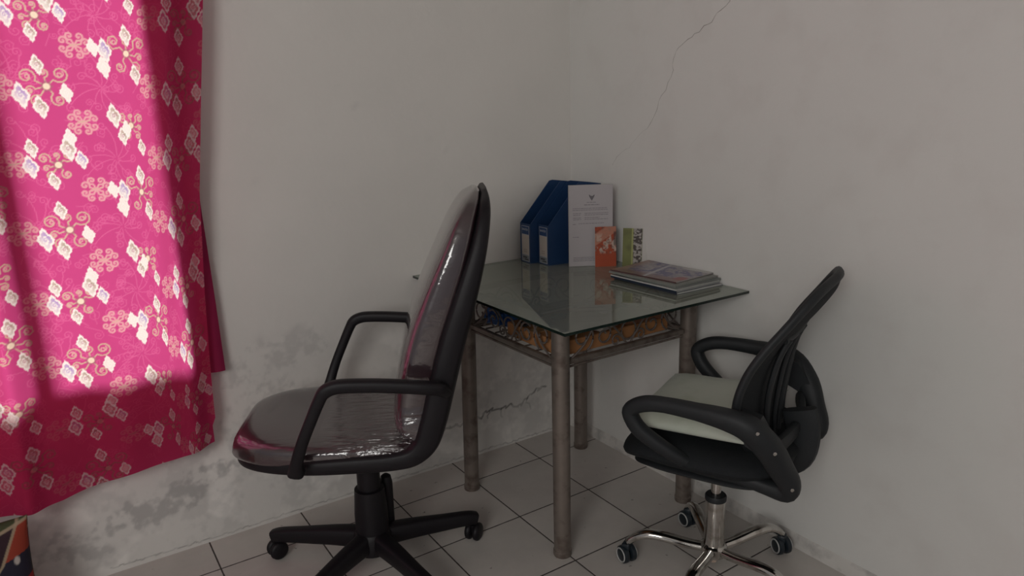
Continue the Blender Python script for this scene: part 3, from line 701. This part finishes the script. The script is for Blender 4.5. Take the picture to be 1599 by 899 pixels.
booklet('booklet', 'small green and white booklet leaning against the right wall', .088, .140, .005, Vector((-.058, -.372, ZG)), Vector((.62, -.78, 0)).normalized(), -.10, green_cols, 'green_booklet')

# stacked magazines
def magazine(label, W, H, th, z, cx, cy, rz, cover, spine, page=(.45, .44, .42), colfn=None):
    t = thing('magazine', label, 'magazine', (cx, cy, z), rz, 'magazines stacked on the glass table')
    bm = bmesh.new(); box(bm, (-W/2+.002, -H/2+.002, .0006), (W/2-.001, H/2-.002, th-.0006), .0004); obj('pages', bm, mat('magazine_pages', page, .8, var=.15, vscale=40), t, smooth=False)
    if colfn:
        n, k = 90, 120; x_ = np.linspace(-W/2, W/2, n); y_ = np.linspace(-H/2, H/2, k); X, Y = np.meshgrid(x_, y_)
        cv = link('cover', grid_mesh('cover', x_, y_, lambda X, Y: (X, Y, 0*X+th+.0012*np.sin(X*14)*0+.003*sstep(.05, .14, Y)*sstep(0, .1, X)), colfn((X+W/2)/W, (Y+H/2)/H)), attr_mat('glossy_cover', .3, spec=.5), t, smooth=False)
    else:
        bm = bmesh.new(); box(bm, (-W/2, -H/2, th-.0006), (W/2, H/2, th)); cv = obj('cover', bm, mat('cover_'+str(round(z, 3)), cover, .4, var=.25, vscale=14), t, smooth=False)
    bm = bmesh.new(); box(bm, (-W/2-.0004, -H/2, 0), (-W/2+.002, H/2, th-.0002), .0003); obj('spine', bm, mat('spine_'+str(round(z, 3)), spine, .5, var=.2, vscale=30), t, smooth=False)
    bm = bmesh.new(); box(bm, (-W/2, -H/2, 0), (W/2, H/2, .0006)); obj('back_cover', bm, mat('back_'+str(round(z, 3)), spine, .5, var=.2), t, smooth=False)
    return t
def mag_cols(X, Y):
    n = vnoise(X*3, Y*4, 2.5, 31, 4); n2 = vnoise(X*3, Y*4, 7, 32, 3)
    c = np.ones(X.shape+(3,))*np.array([.22, .20, .22])
    k = sstep(.42, .60, n); c = c*(1-k[..., None])+np.array([.075, .07, .17])*k[..., None]
    k = sstep(.52, .64, n2)*.8; c = c*(1-k[..., None])+np.array([.30, .27, .28])*k[..., None]
    k = sstep(.30, .12, X)*.75; c = c*(1-k[..., None])+np.array([.17, .085, .055])*k[..., None]
    k = sstep(.80, .97, Y)*.6; c = c*(1-k[..., None])+np.array([.30, .17, .09])*k[..., None]
    k = sstep(.17, .08, np.hypot((X-.25)*1.0, (Y-.07)*1.6))*.9; c = c*(1-k[..., None])+np.array([.25, .035, .03])*k[..., None]
    k = sstep(.030, .015, np.abs(Y-.55-.15*(X-.5))); c = c*(1-k[..., None])+np.array([.36, .35, .37])*k[..., None]
    k = sstep(.84, .90, X)*sstep(.55, .3, Y); c = c*(1-k[..., None])+np.array([.45, .44, .42])*k[..., None]
    return c
mx, my = -.108, -.640
zz = ZG
for lab, th, ox, oy, rz, cov, sp, pg in (
    ('bottom magazine of the stack, with a white lower edge', .0065, .000, -.004, -.02, (.40, .40, .40), (.030, .035, .05), (.45, .45, .43)),
    ('dark blue magazine second from the bottom of the stack', .0080, -.010, .000, .03, (.05, .06, .10), (.012, .022, .045), (.35, .35, .34)),
    ('white-edged magazine in the middle of the stack', .0035, -.014, -.004, .03, (.42, .42, .40), (.50, .50, .48), (.55, .54, .52)),
    ('grey magazine third from the top of the stack', .0050, -.004, .000, -.01, (.16, .18, .17), (.17, .18, .17), (.24, .24, .23)),
    ('grey-green magazine just under the topmost one', .0060, -.012, .006, .05, (.20, .21, .19), (.20, .21, .19), (.27, .27, .25))):
    magazine(lab, .205, .290, th, zz, mx+ox, my+oy, rz, cov, sp, pg); zz += th
magazine('topmost magazine of the stack, with a purple and grey picture cover', .195, .272, .0045, zz, mx-.003, my+.020, .10, (.2, .2, .2), (.10, .05, .05), colfn=mag_cols)

# ================================================================== CHAIR WRAPPED IN PLASTIC
M_black = mat('black_plastic', (.0075, .006, .008), .5, spec=.3, var=.2, vscale=30, bump=.05, bscale=150)
def wrap_mat():
    m = mat('plastic_wrapped_leather', (.026, .011, .015), .38, coat=1.0, coat_ior=1.9, coat_rough=.035, var=.15, vscale=6)
    nt = m.node_tree; N = nt.nodes; L = nt.links; b = N['Principled BSDF']; tc = N.new('ShaderNodeTexCoord')
    def noise(scale, mp, det=4, dist=0.5):
        mpn = N.new('ShaderNodeMapping'); mpn.inputs['Scale'].default_value = mp; L.new(tc.outputs['Object'], mpn.inputs[0])
        n = N.new('ShaderNodeTexNoise'); n.inputs['Scale'].default_value = scale; n.inputs['Detail'].default_value = det; n.inputs['Distortion'].default_value = dist
        L.new(mpn.outputs[0], n.inputs['Vector']); return n.outputs['Fac']
    sp = N.new('ShaderNodeSeparateXYZ'); L.new(tc.outputs['Object'], sp.inputs[0])
    # mask of crinkles: rear of the seat (x<0.02) and the left flank
    def rng_(o, a, b_):
        r = N.new('ShaderNodeMapRange'); r.inputs[1].default_value = a; r.inputs[2].default_value = b_; L.new(o, r.inputs[0]); return r.outputs[0]
    seat = N.new('ShaderNodeMath'); seat.operation = 'MULTIPLY'; L.new(rng_(sp.outputs[0], .10, -.10), seat.inputs[0]); L.new(rng_(sp.outputs[2], .62, .52), seat.inputs[1])
    fl = N.new('ShaderNodeMath'); fl.operation = 'MULTIPLY'; L.new(rng_(sp.outputs[1], .15, .22), fl.inputs[0]); fl.inputs[1].default_value = .07
    mk = N.new('ShaderNodeMath'); mk.operation = 'MAXIMUM'; L.new(seat.outputs[0], mk.inputs[0]); L.new(fl.outputs[0], mk.inputs[1])
    a1 = noise(22, (.6, 3.2, 1.2)); h = N.new('ShaderNodeMath'); h.operation = 'MULTIPLY'; L.new(a1, h.inputs[0]); L.new(mk.outputs[0], h.inputs[1])
    soft = noise(5, (1, 1, 1), 2, 0); h2 = N.new('ShaderNodeMath'); h2.operation = 'MULTIPLY_ADD'; L.new(soft, h2.inputs[0]); h2.inputs[1].default_value = .02; L.new(h.outputs[0], h2.inputs[2])
    bp = N.new('ShaderNodeBump'); bp.inputs['Strength'].default_value = .8; bp.inputs['Distance'].default_value = .036; L.new(h2.outputs[0], bp.inputs['Height'])
    L.new(bp.outputs[0], b.inputs['Coat Normal']); L.new(bp.outputs[0], b.inputs['Normal'])
    return m
M_wrap = wrap_mat()
ch1 = thing('executive_chair', 'high-backed dark maroon office chair still wrapped in clear plastic, in front of the curtain', 'office chair', (-1.110, -.440, 0), math.radians(152))
# outer shell, one L-shaped sweep
shell_rows = [(.345, .430, .045, .012), (.328, .428, .110, .024), (.29, .428, .163, .032), (.22, .430, .209, .042), (.12, .432, .244, .056), (.0, .432, .254, .062), (-.10, .434, .257, .064), (-.165, .446, .258, .070),
              (-.215, .485, .258, .080), (-.243, .550, .258, .084), (-.268, .640, .257, .084), (-.300, .760, .255, .080), (-.335, .880, .249, .070), (-.362, .990, .233, .054), (-.375, 1.070, .206, .040), (-.377, 1.115, .162, .028), (-.372, 1.140, .085, .012)]
bm = bmesh.new(); loft(bm, shell_rows, 90, 44, 5.0, side=1); obj('outer_shell', bm, M_black, ch1)
seat_rows = [(.358, .462, .030, .012), (.354, .452, .080, .040), (.337, .446, .125, .062), (.30, .444, .168, .076), (.23, .444, .212, .080), (.12, .446, .236, .074), (.0, .448, .242, .070), (-.10, .450, .243, .068), (-.165, .462, .241, .060)]
bm = bmesh.new(); loft(bm, seat_rows, 60, 60, 4.0, side=1); obj('seat', bm, M_wrap, ch1)
back_rows = [(-.150, .470, .220, .03), (-.186, .500, .240, .087), (-.206, .570, .244, .108), (-.228, .660, .245, .114), (-.258, .770, .244, .112), (-.294, .880, .240, .102), (-.322, .980, .231, .084), (-.340, 1.055, .208, .066), (-.350, 1.105, .162, .044), (-.354, 1.132, .085, .018)]
bm = bmesh.new(); loft(bm, back_rows, 80, 80, 4.2, side=1); obj('backrest', bm, M_wrap, ch1)
for sg in (1, -1):
    bm = bmesh.new()
    path = smooth_path([(.140, sg*.270, .470), (.132, sg*.286, .505), (.112, sg*.297, .560), (.085, sg*.302, .620), (.060, sg*.304, .672), (.046, sg*.304, .692), (.022, sg*.304, .702), (-.01, sg*.304, .7035), (-.07, sg*.303, .700), (-.13, sg*.302, .694), (-.19, sg*.300, .686), (-.225, sg*.290, .676), (-.243, sg*.262, .655)], 5)
    tube(bm, path, [.021, .0155, .0145, .0145, .015, .0165, .0165, .0165, .0165, .0165, .0165, .016, .014], 16, ref=Vector((0, 1, 0)), flat=1.0, expo=3)
    obj('armrest', bm, M_black, ch1)
bm = bmesh.new(); box(bm, (-.10, -.09, .375), (.13, .09, .421), .008); box(bm, (-.04, -.05, .345), (.06, .05, .378), .01); obj('tilt_mechanism', bm, M_black, ch1)
bm = bmesh.new(); tube(bm, [(.02, -.05, .385), (-.01, -.20, .372), (-.015, -.24, .372)], [.005, .005, .009], 10); obj('lever', bm, M_black, ch1)
bm = bmesh.new(); lathe(bm, [(.049, .075), (.049, .19), (.044, .262), (.0435, .266), (.034, .268), (.0335, .345)], 28); obj('column', bm, M_black, ch1)
bm = bmesh.new(); mt = Matrix.Translation((-.045, -.048, .19)); lathe(bm, [(.010, -.075), (.018, -.07), (.019, .065), (.015, .085), (.006, .092)], 16, mt); obj('height_knob', bm, M_black, ch1)
def caster_black(parent, x, y, ang):
    bm = bmesh.new()
    ax = Vector((math.cos(ang), math.sin(ang), 0)); side = Vector((-ax.y, ax.x, 0)); c = Vector((x, y, .029))
    for sg in (-1, 1):
        lathe(bm, [(.006, -.011), (.022, -.010), (.0275, -.006), (.029, 0), (.0275, .006), (.022, .010), (.006, .011)], 20, axis_mtx(c+side*sg*.0135, side))
    tube(bm, [c+Vector((0, 0, .0)), c+Vector((0, 0, .024))], .013, 10, ref=Vector((1, 0, 0)))
    return obj('caster', bm, M_black, parent)
for k in range(5):
    a = math.radians(135-152)+k*2*PI/5; d = Vector((math.cos(a), math.sin(a), 0)); bm = bmesh.new()
    P = [d*.030+Vector((0, 0, .103)), d*.12+Vector((0, 0, .098)), d*.22+Vector((0, 0, .088)), d*.30+Vector((0, 0, .080)), d*.332+Vector((0, 0, .072))]
    tube(bm, smooth_path(P, 4), [.032, .029, .026, .023, .021, .019], 14, flat=[.9, .85, .8, .85, .9], expo=3.6)
    obj('spoke', bm, M_black, ch1)
    caster_black(ch1, *(d*.322)[:2], a+.9+k)
bm = bmesh.new(); lathe(bm, [(.03, .062), (.055, .066), (.058, .12), (.050, .132), (.02, .134)], 28); obj('hub', bm, M_black, ch1)

# ================================================================== MESH TASK CHAIR
M_mesh = mat('black_mesh', (.014, .016, .018), .75, spec=.25, var=.25, vscale=200, bump=.3, bscale=500)
M_frame = mat('black_nylon', (.016, .018, .020), .55, spec=.35, var=.15, vscale=40, bump=.05, bscale=200)
M_chrome = mat('chrome', (.62, .60, .57), .10, metal=1, var=.08, vscale=10, dirt=(.36, .33, .30), dscale=26)
ch2 = thing('mesh_task_chair', 'black mesh-backed swivel chair with looped arms and chrome five-star base, by the right wall', 'office chair', (-.312, -1.052, 0), math.radians(114))
def se(sg, v): return math.copysign(abs(v)**(2/sg), v)
def slab(bm, zb, zt, fx0, fx1, hw, expo=4, nx=48, nz=12, dome=.0, zcurve=None):
    """rounded cushion, superelliptic plan, rounded rim"""
    cx, rx = (fx0+fx1)/2, (fx1-fx0)/2; rings = []
    for i in range(nz+1):
        t = -PI/2+PI*i/nz; k = abs(math.cos(t))**.45; ring = []; zz_ = (zb+zt)/2+(zt-zb)/2*math.sin(t)
        if i in (0, nz): k = .55
        for j in range(nx):
            an = 2*PI*j/nx; x = cx+rx*k*se(expo, math.cos(an)); y = hw*k*se(expo, math.sin(an)); z = zz_+(zcurve(x, y) if zcurve else 0)
            ring.append(bm.verts.new((x, y, z)))
        rings.append(ring)
    for A_, B_ in zip(rings, rings[1:]):
        for k in range(nx): bm.faces.new((A_[k], A_[(k+1) % nx], B_[(k+1) % nx], B_[k]))
    for ring, sg in ((rings[0], -1), (rings[-1], 1)):
        c = bm.verts.new((cx, 0, ring[0].co.z+sg*dome))
        for k in range(nx): bm.faces.new((ring[k], ring[(k+1) % nx], c))
zc = lambda x, y: -.9*max(0, x-.12)**1.6*1.4+.0*y
bm = bmesh.new(); slab(bm, .412, .490, -.215, .235, .243, 3.4, dome=.0, zcurve=zc); obj('seat', bm, M_mesh, ch2)
bm = bmesh.new(); slab(bm, .392, .425, -.20, .20, .215, 4, zcurve=zc); obj('seat_pan', bm, M_frame, ch2)
bm = bmesh.new(); box(bm, (-.10, -.08, .365), (.10, .08, .408), .01); obj('tilt_mechanism', bm, M_frame, ch2)
# looped arms
arm = [(.152, .268, .572), (.145, .270, .594), (.110, .272, .612), (.06, .273, .619), (-.02, .273, .618), (-.09, .270, .612), (-.142, .262, .596), (-.182, .238, .548), (-.208, .212, .490), (-.228, .196, .445), (-.220, .190, .418), (-.175, .190, .420), (-.12, .195, .430), (-.05, .205, .436), (.0, .218, .446), (.055, .242, .480), (.125, .262, .530)]
rad = [.020, .020, .020, .019, .021, .026, .031, .033, .030, .026, .023, .019, .017, .016, .016, .018, .020]
for sg in (1, -1):
    pts = [(x, sg*y, z) for x, y, z in arm]
    n = 4; P = smooth_path(pts, n, closed=True); R = [float(np.interp(i/n, range(len(rad)+1), rad+[rad[0]])) for i in range(len(P))]
    bm = bmesh.new(); tube(bm, P, R, 16, closed=True, ref=Vector((0, 1, 0)), flat=1.0, expo=2.6)
    # triangular plate to the backrest frame
    pl = [(-.115, .622), (-.160, .612), (-.195, .555), (-.190, .515), (-.130, .545)]
    a_ = [bm.verts.new((x, sg*.250, z)) for x, z in pl]; b_ = [bm.verts.new((x, sg*.205, z)) for x, z in pl]
    bm.faces.new(a_); bm.faces.new(b_[::-1])
    for k in range(5): bm.faces.new((a_[k], a_[(k+1) % 5], b_[(k+1) % 5], b_[k]))
    ar = obj('armrest', bm, M_frame, ch2)
    for (x, y, z) in ((-.150, .262, .600), (-.186, .238, .548), (-.222, .196, .445)):
        bm = bmesh.new(); r_ = float(.030); lathe(bm, [(.0045, 0), (.0045, .004), (.003, .0055)], 12, axis_mtx((x-.016, sg*(y+.024), z), (-.6, sg*1.0, .1)))
        obj('screw', bm, M_chrome, ar)
# backrest: wrapped shield, edges forward of the centre
BR = [(-.128, .462, .100, .020), (-.116, .495, .150, .024), (-.104, .555, .192, .030), (-.102, .629, .232, .038), (-.120, .702, .233, .035), (-.152, .765, .221, .030), (-.198, .831, .194, .033), (-.234, .882, .158, .030), (-.254, .908, .115, .018), (-.271, .922, .024, .001)]
def back_surf(i, s, B, inset=0):
    fx, z, hw, depth = B[i]; hw = max(hw-inset, .003)
    return Vector((fx-depth*(1-s*s), hw*s, z))
B = interp_rows(BR, 46)
bm = bmesh.new(); n, m_ = len(B), 25; fr_, bk_ = [], []
for i in range(n):
    fr_.append([bm.verts.new(back_surf(i, -1+2*j/(m_-1), B)+Vector((.003, 0, 0))) for j in range(m_)])
    bk_.append([bm.verts.new(back_surf(i, -1+2*j/(m_-1), B)-Vector((.003, 0, 0))) for j in range(m_)])
for i in range(n-1):
    for j in range(m_-1):
        bm.faces.new((fr_[i][j], fr_[i][j+1], fr_[i+1][j+1], fr_[i+1][j])); bm.faces.new((bk_[i][j], bk_[i+1][j], bk_[i+1][j+1], bk_[i][j+1]))
br = obj('backrest', bm, M_mesh, ch2)
bm = bmesh.new()
loop = [back_surf(i, 1, B) for i in range(n)]+[back_surf(i, -1, B) for i in range(n-1, -1, -1)]
tube(bm, loop, .0105, 12, closed=True, ref=Vector((1, 0, 0)), flat=1.3)
obj('back_frame', bm, M_frame, ch2)
bm = bmesh.new()
for s0, wd in ((-.5, .010), (-.17, .008), (.17, .008), (.5, .010)):
    P = [back_surf(i, s0*(1-.0*i), B)-Vector((.006+.014*math.sin(PI*min(1, k/26)), 0, 0)) for k, i in enumerate(range(1, 27))]
    tube(bm, P, wd, 10, ref=Vector((0, 1, 0)), flat=.8)
P = [Vector((-.172-.030*(1-s*s), .195*s, .512)) for s in np.linspace(-1, 1, 14)]; tube(bm, P, .020, 12, ref=Vector((0, 0, 1)), flat=.6, expo=3)
P = [back_surf(26, s, B)-Vector((.006, 0, 0)) for s in np.linspace(-.6, .6, 14)]; tube(bm, P, .008, 12, ref=Vector((0, 0, 1)), flat=.6)
obj('lumbar_ribs', bm, M_frame, ch2)
bm = bmesh.new(); tube(bm, smooth_path([(-.04, 0, .392), (-.15, 0, .398), (-.205, 0, .43), (-.218, 0, .50), (-.205, 0, .56)], 5), .017, 12, ref=Vector((0, 1, 0)), flat=2.6, expo=3); obj('back_bracket', bm, M_frame, ch2)
# gas column
bm = bmesh.new(); lathe(bm, [(.0285, .085), (.0285, .243)], 28); obj('column', bm, M_chrome, ch2)
bm = bmesh.new(); lathe(bm, [(.0300, .240), (.0305, .252), (.0280, .256), (.016, .2565)], 28); obj('column_collar', bm, M_frame, ch2)
bm = bmesh.new(); lathe(bm, [(.0145, .25), (.0145, .37)], 20); obj('gas_rod', bm, M_chrome, ch2)
bm = bmesh.new(); lathe(bm, [(.030, .062), (.036, .066), (.038, .094), (.031, .100)], 28); obj('hub', bm, M_chrome, ch2)
bm = bmesh.new(); lathe(bm, [(.010, .040), (.0115, .042), (.0115, .066)], 16); o = obj('rod_end', bm, mat('beige_plastic', (.55, .42, .34), .6), ch2)
M_tyre = mat('dark_caster', (.010, .016, .022), .4, var=.2, vscale=40); M_ring = mat('grey_ring', (.42, .42, .41), .45, var=.1)
axw = Vector((-.95, .30, 0)).normalized(); Rz = Matrix.Rotation(-ch2.rotation_euler.z, 3, 'Z'); axl = Rz @ axw
for k in range(5):
    a = math.radians(131-114)+k*2*PI/5; d = Vector((math.cos(a), math.sin(a), 0)); bm = bmesh.new()
    P = [d*.028+Vector((0, 0, .083)), d*.08+Vector((0, 0, .088)), d*.15+Vector((0, 0, .100)), d*.19+Vector((0, 0, .100)), d*.222+Vector((0, 0, .088)), d*.248+Vector((0, 0, .066))]
    tube(bm, smooth_path(P, 5), [.0125, .013, .0135, .013, .012, .010], 18, flat=[1.25, 1.3, 1.35, 1.3, 1.2, 1.1], expo=2.4)
    obj('spoke', bm, M_chrome, ch2)
    c = d*.250; ax = (axl+.25*d*(1 if k % 2 else -1)).normalized()
    ct = bpy.data.meshes.new('caster'); bm = bmesh.new()
    for sg in (-1, 1):
        lathe(bm, [(.004, -.010), (.021, -.0095), (.0265, -.006), (.0275, 0), (.0265, .006), (.021, .0095), (.004, .010)], 28, axis_mtx(Vector((c.x, c.y, .0275))+ax*sg*.0125, ax))
    pr = Vector((-ax.y, ax.x, 0)); box(bm, (-.012, -.015, 0), (.012, .015, .024), .004, Matrix.Translation((c.x, c.y, .040)))
    tube(bm, [(c.x, c.y, .05), (c.x, c.y, .074)], .006, 10, ref=Vector((1, 0, 0)))
    ca = obj('caster', bm, M_tyre, ch2)
    for sg in (-1, 1):
        bm = bmesh.new(); o_ = Vector((c.x, c.y, .0275))+ax*sg*.0222; mt = axis_mtx(o_, ax*sg); nseg = 32
        tube(bm, [mt @ Vector((.0205*math.cos(2*PI*j/nseg), .0205*math.sin(2*PI*j/nseg), 0)) for j in range(nseg)], .0022, 8, closed=True, ref=ax)
        obj('wheel_ring', bm, M_ring, ca)

# pale cushion on the seat
def pillow_mat():
    return mat('pale_satin', (.50, .53, .45), .55, spec=.3, var=.10, vscale=5, dirt=(.42, .46, .37), dscale=9, bump=.25, bscale=9, sheen=.2)
us = np.linspace(-1, 1, 60)
def pil(sgn):
    def f(U, V):
        e = (np.clip(1-np.abs(U)**3, 0, 1)*np.clip(1-np.abs(V)**3, 0, 1))**.55; pin = 1-.04*(1-V**2)*np.abs(U)**8; pin2 = 1-.04*(1-U**2)*np.abs(V)**8
        return U*.170*pin, V*.205*pin2, .040+sgn*(.036 if sgn > 0 else .026)*e+(.004*np.sin(U*5+V*3)*e if sgn > 0 else 0*e)
    return f
bm = bmesh.new()
for sg in (1, -1):
    m1 = grid_mesh('c', us, us, pil(sg)); bm.from_mesh(m1); bpy.data.meshes.remove(m1)
bmesh.ops.remove_doubles(bm, verts=bm.verts, dist=.0005)
pw = obj('cushion', bm, pillow_mat(), smooth=False)
for p in pw.data.polygons: p.use_smooth = True
tag(pw, 'pale greenish-white cushion lying on the seat of the black mesh chair', 'cushion')
ML = Matrix.Translation(ch2.location) @ Matrix.Rotation(math.radians(114), 4, 'Z') @ Matrix.Translation((.03, 0, .482)) @ Matrix.Rotation(.03, 4, 'Y')
pw.matrix_world = ML
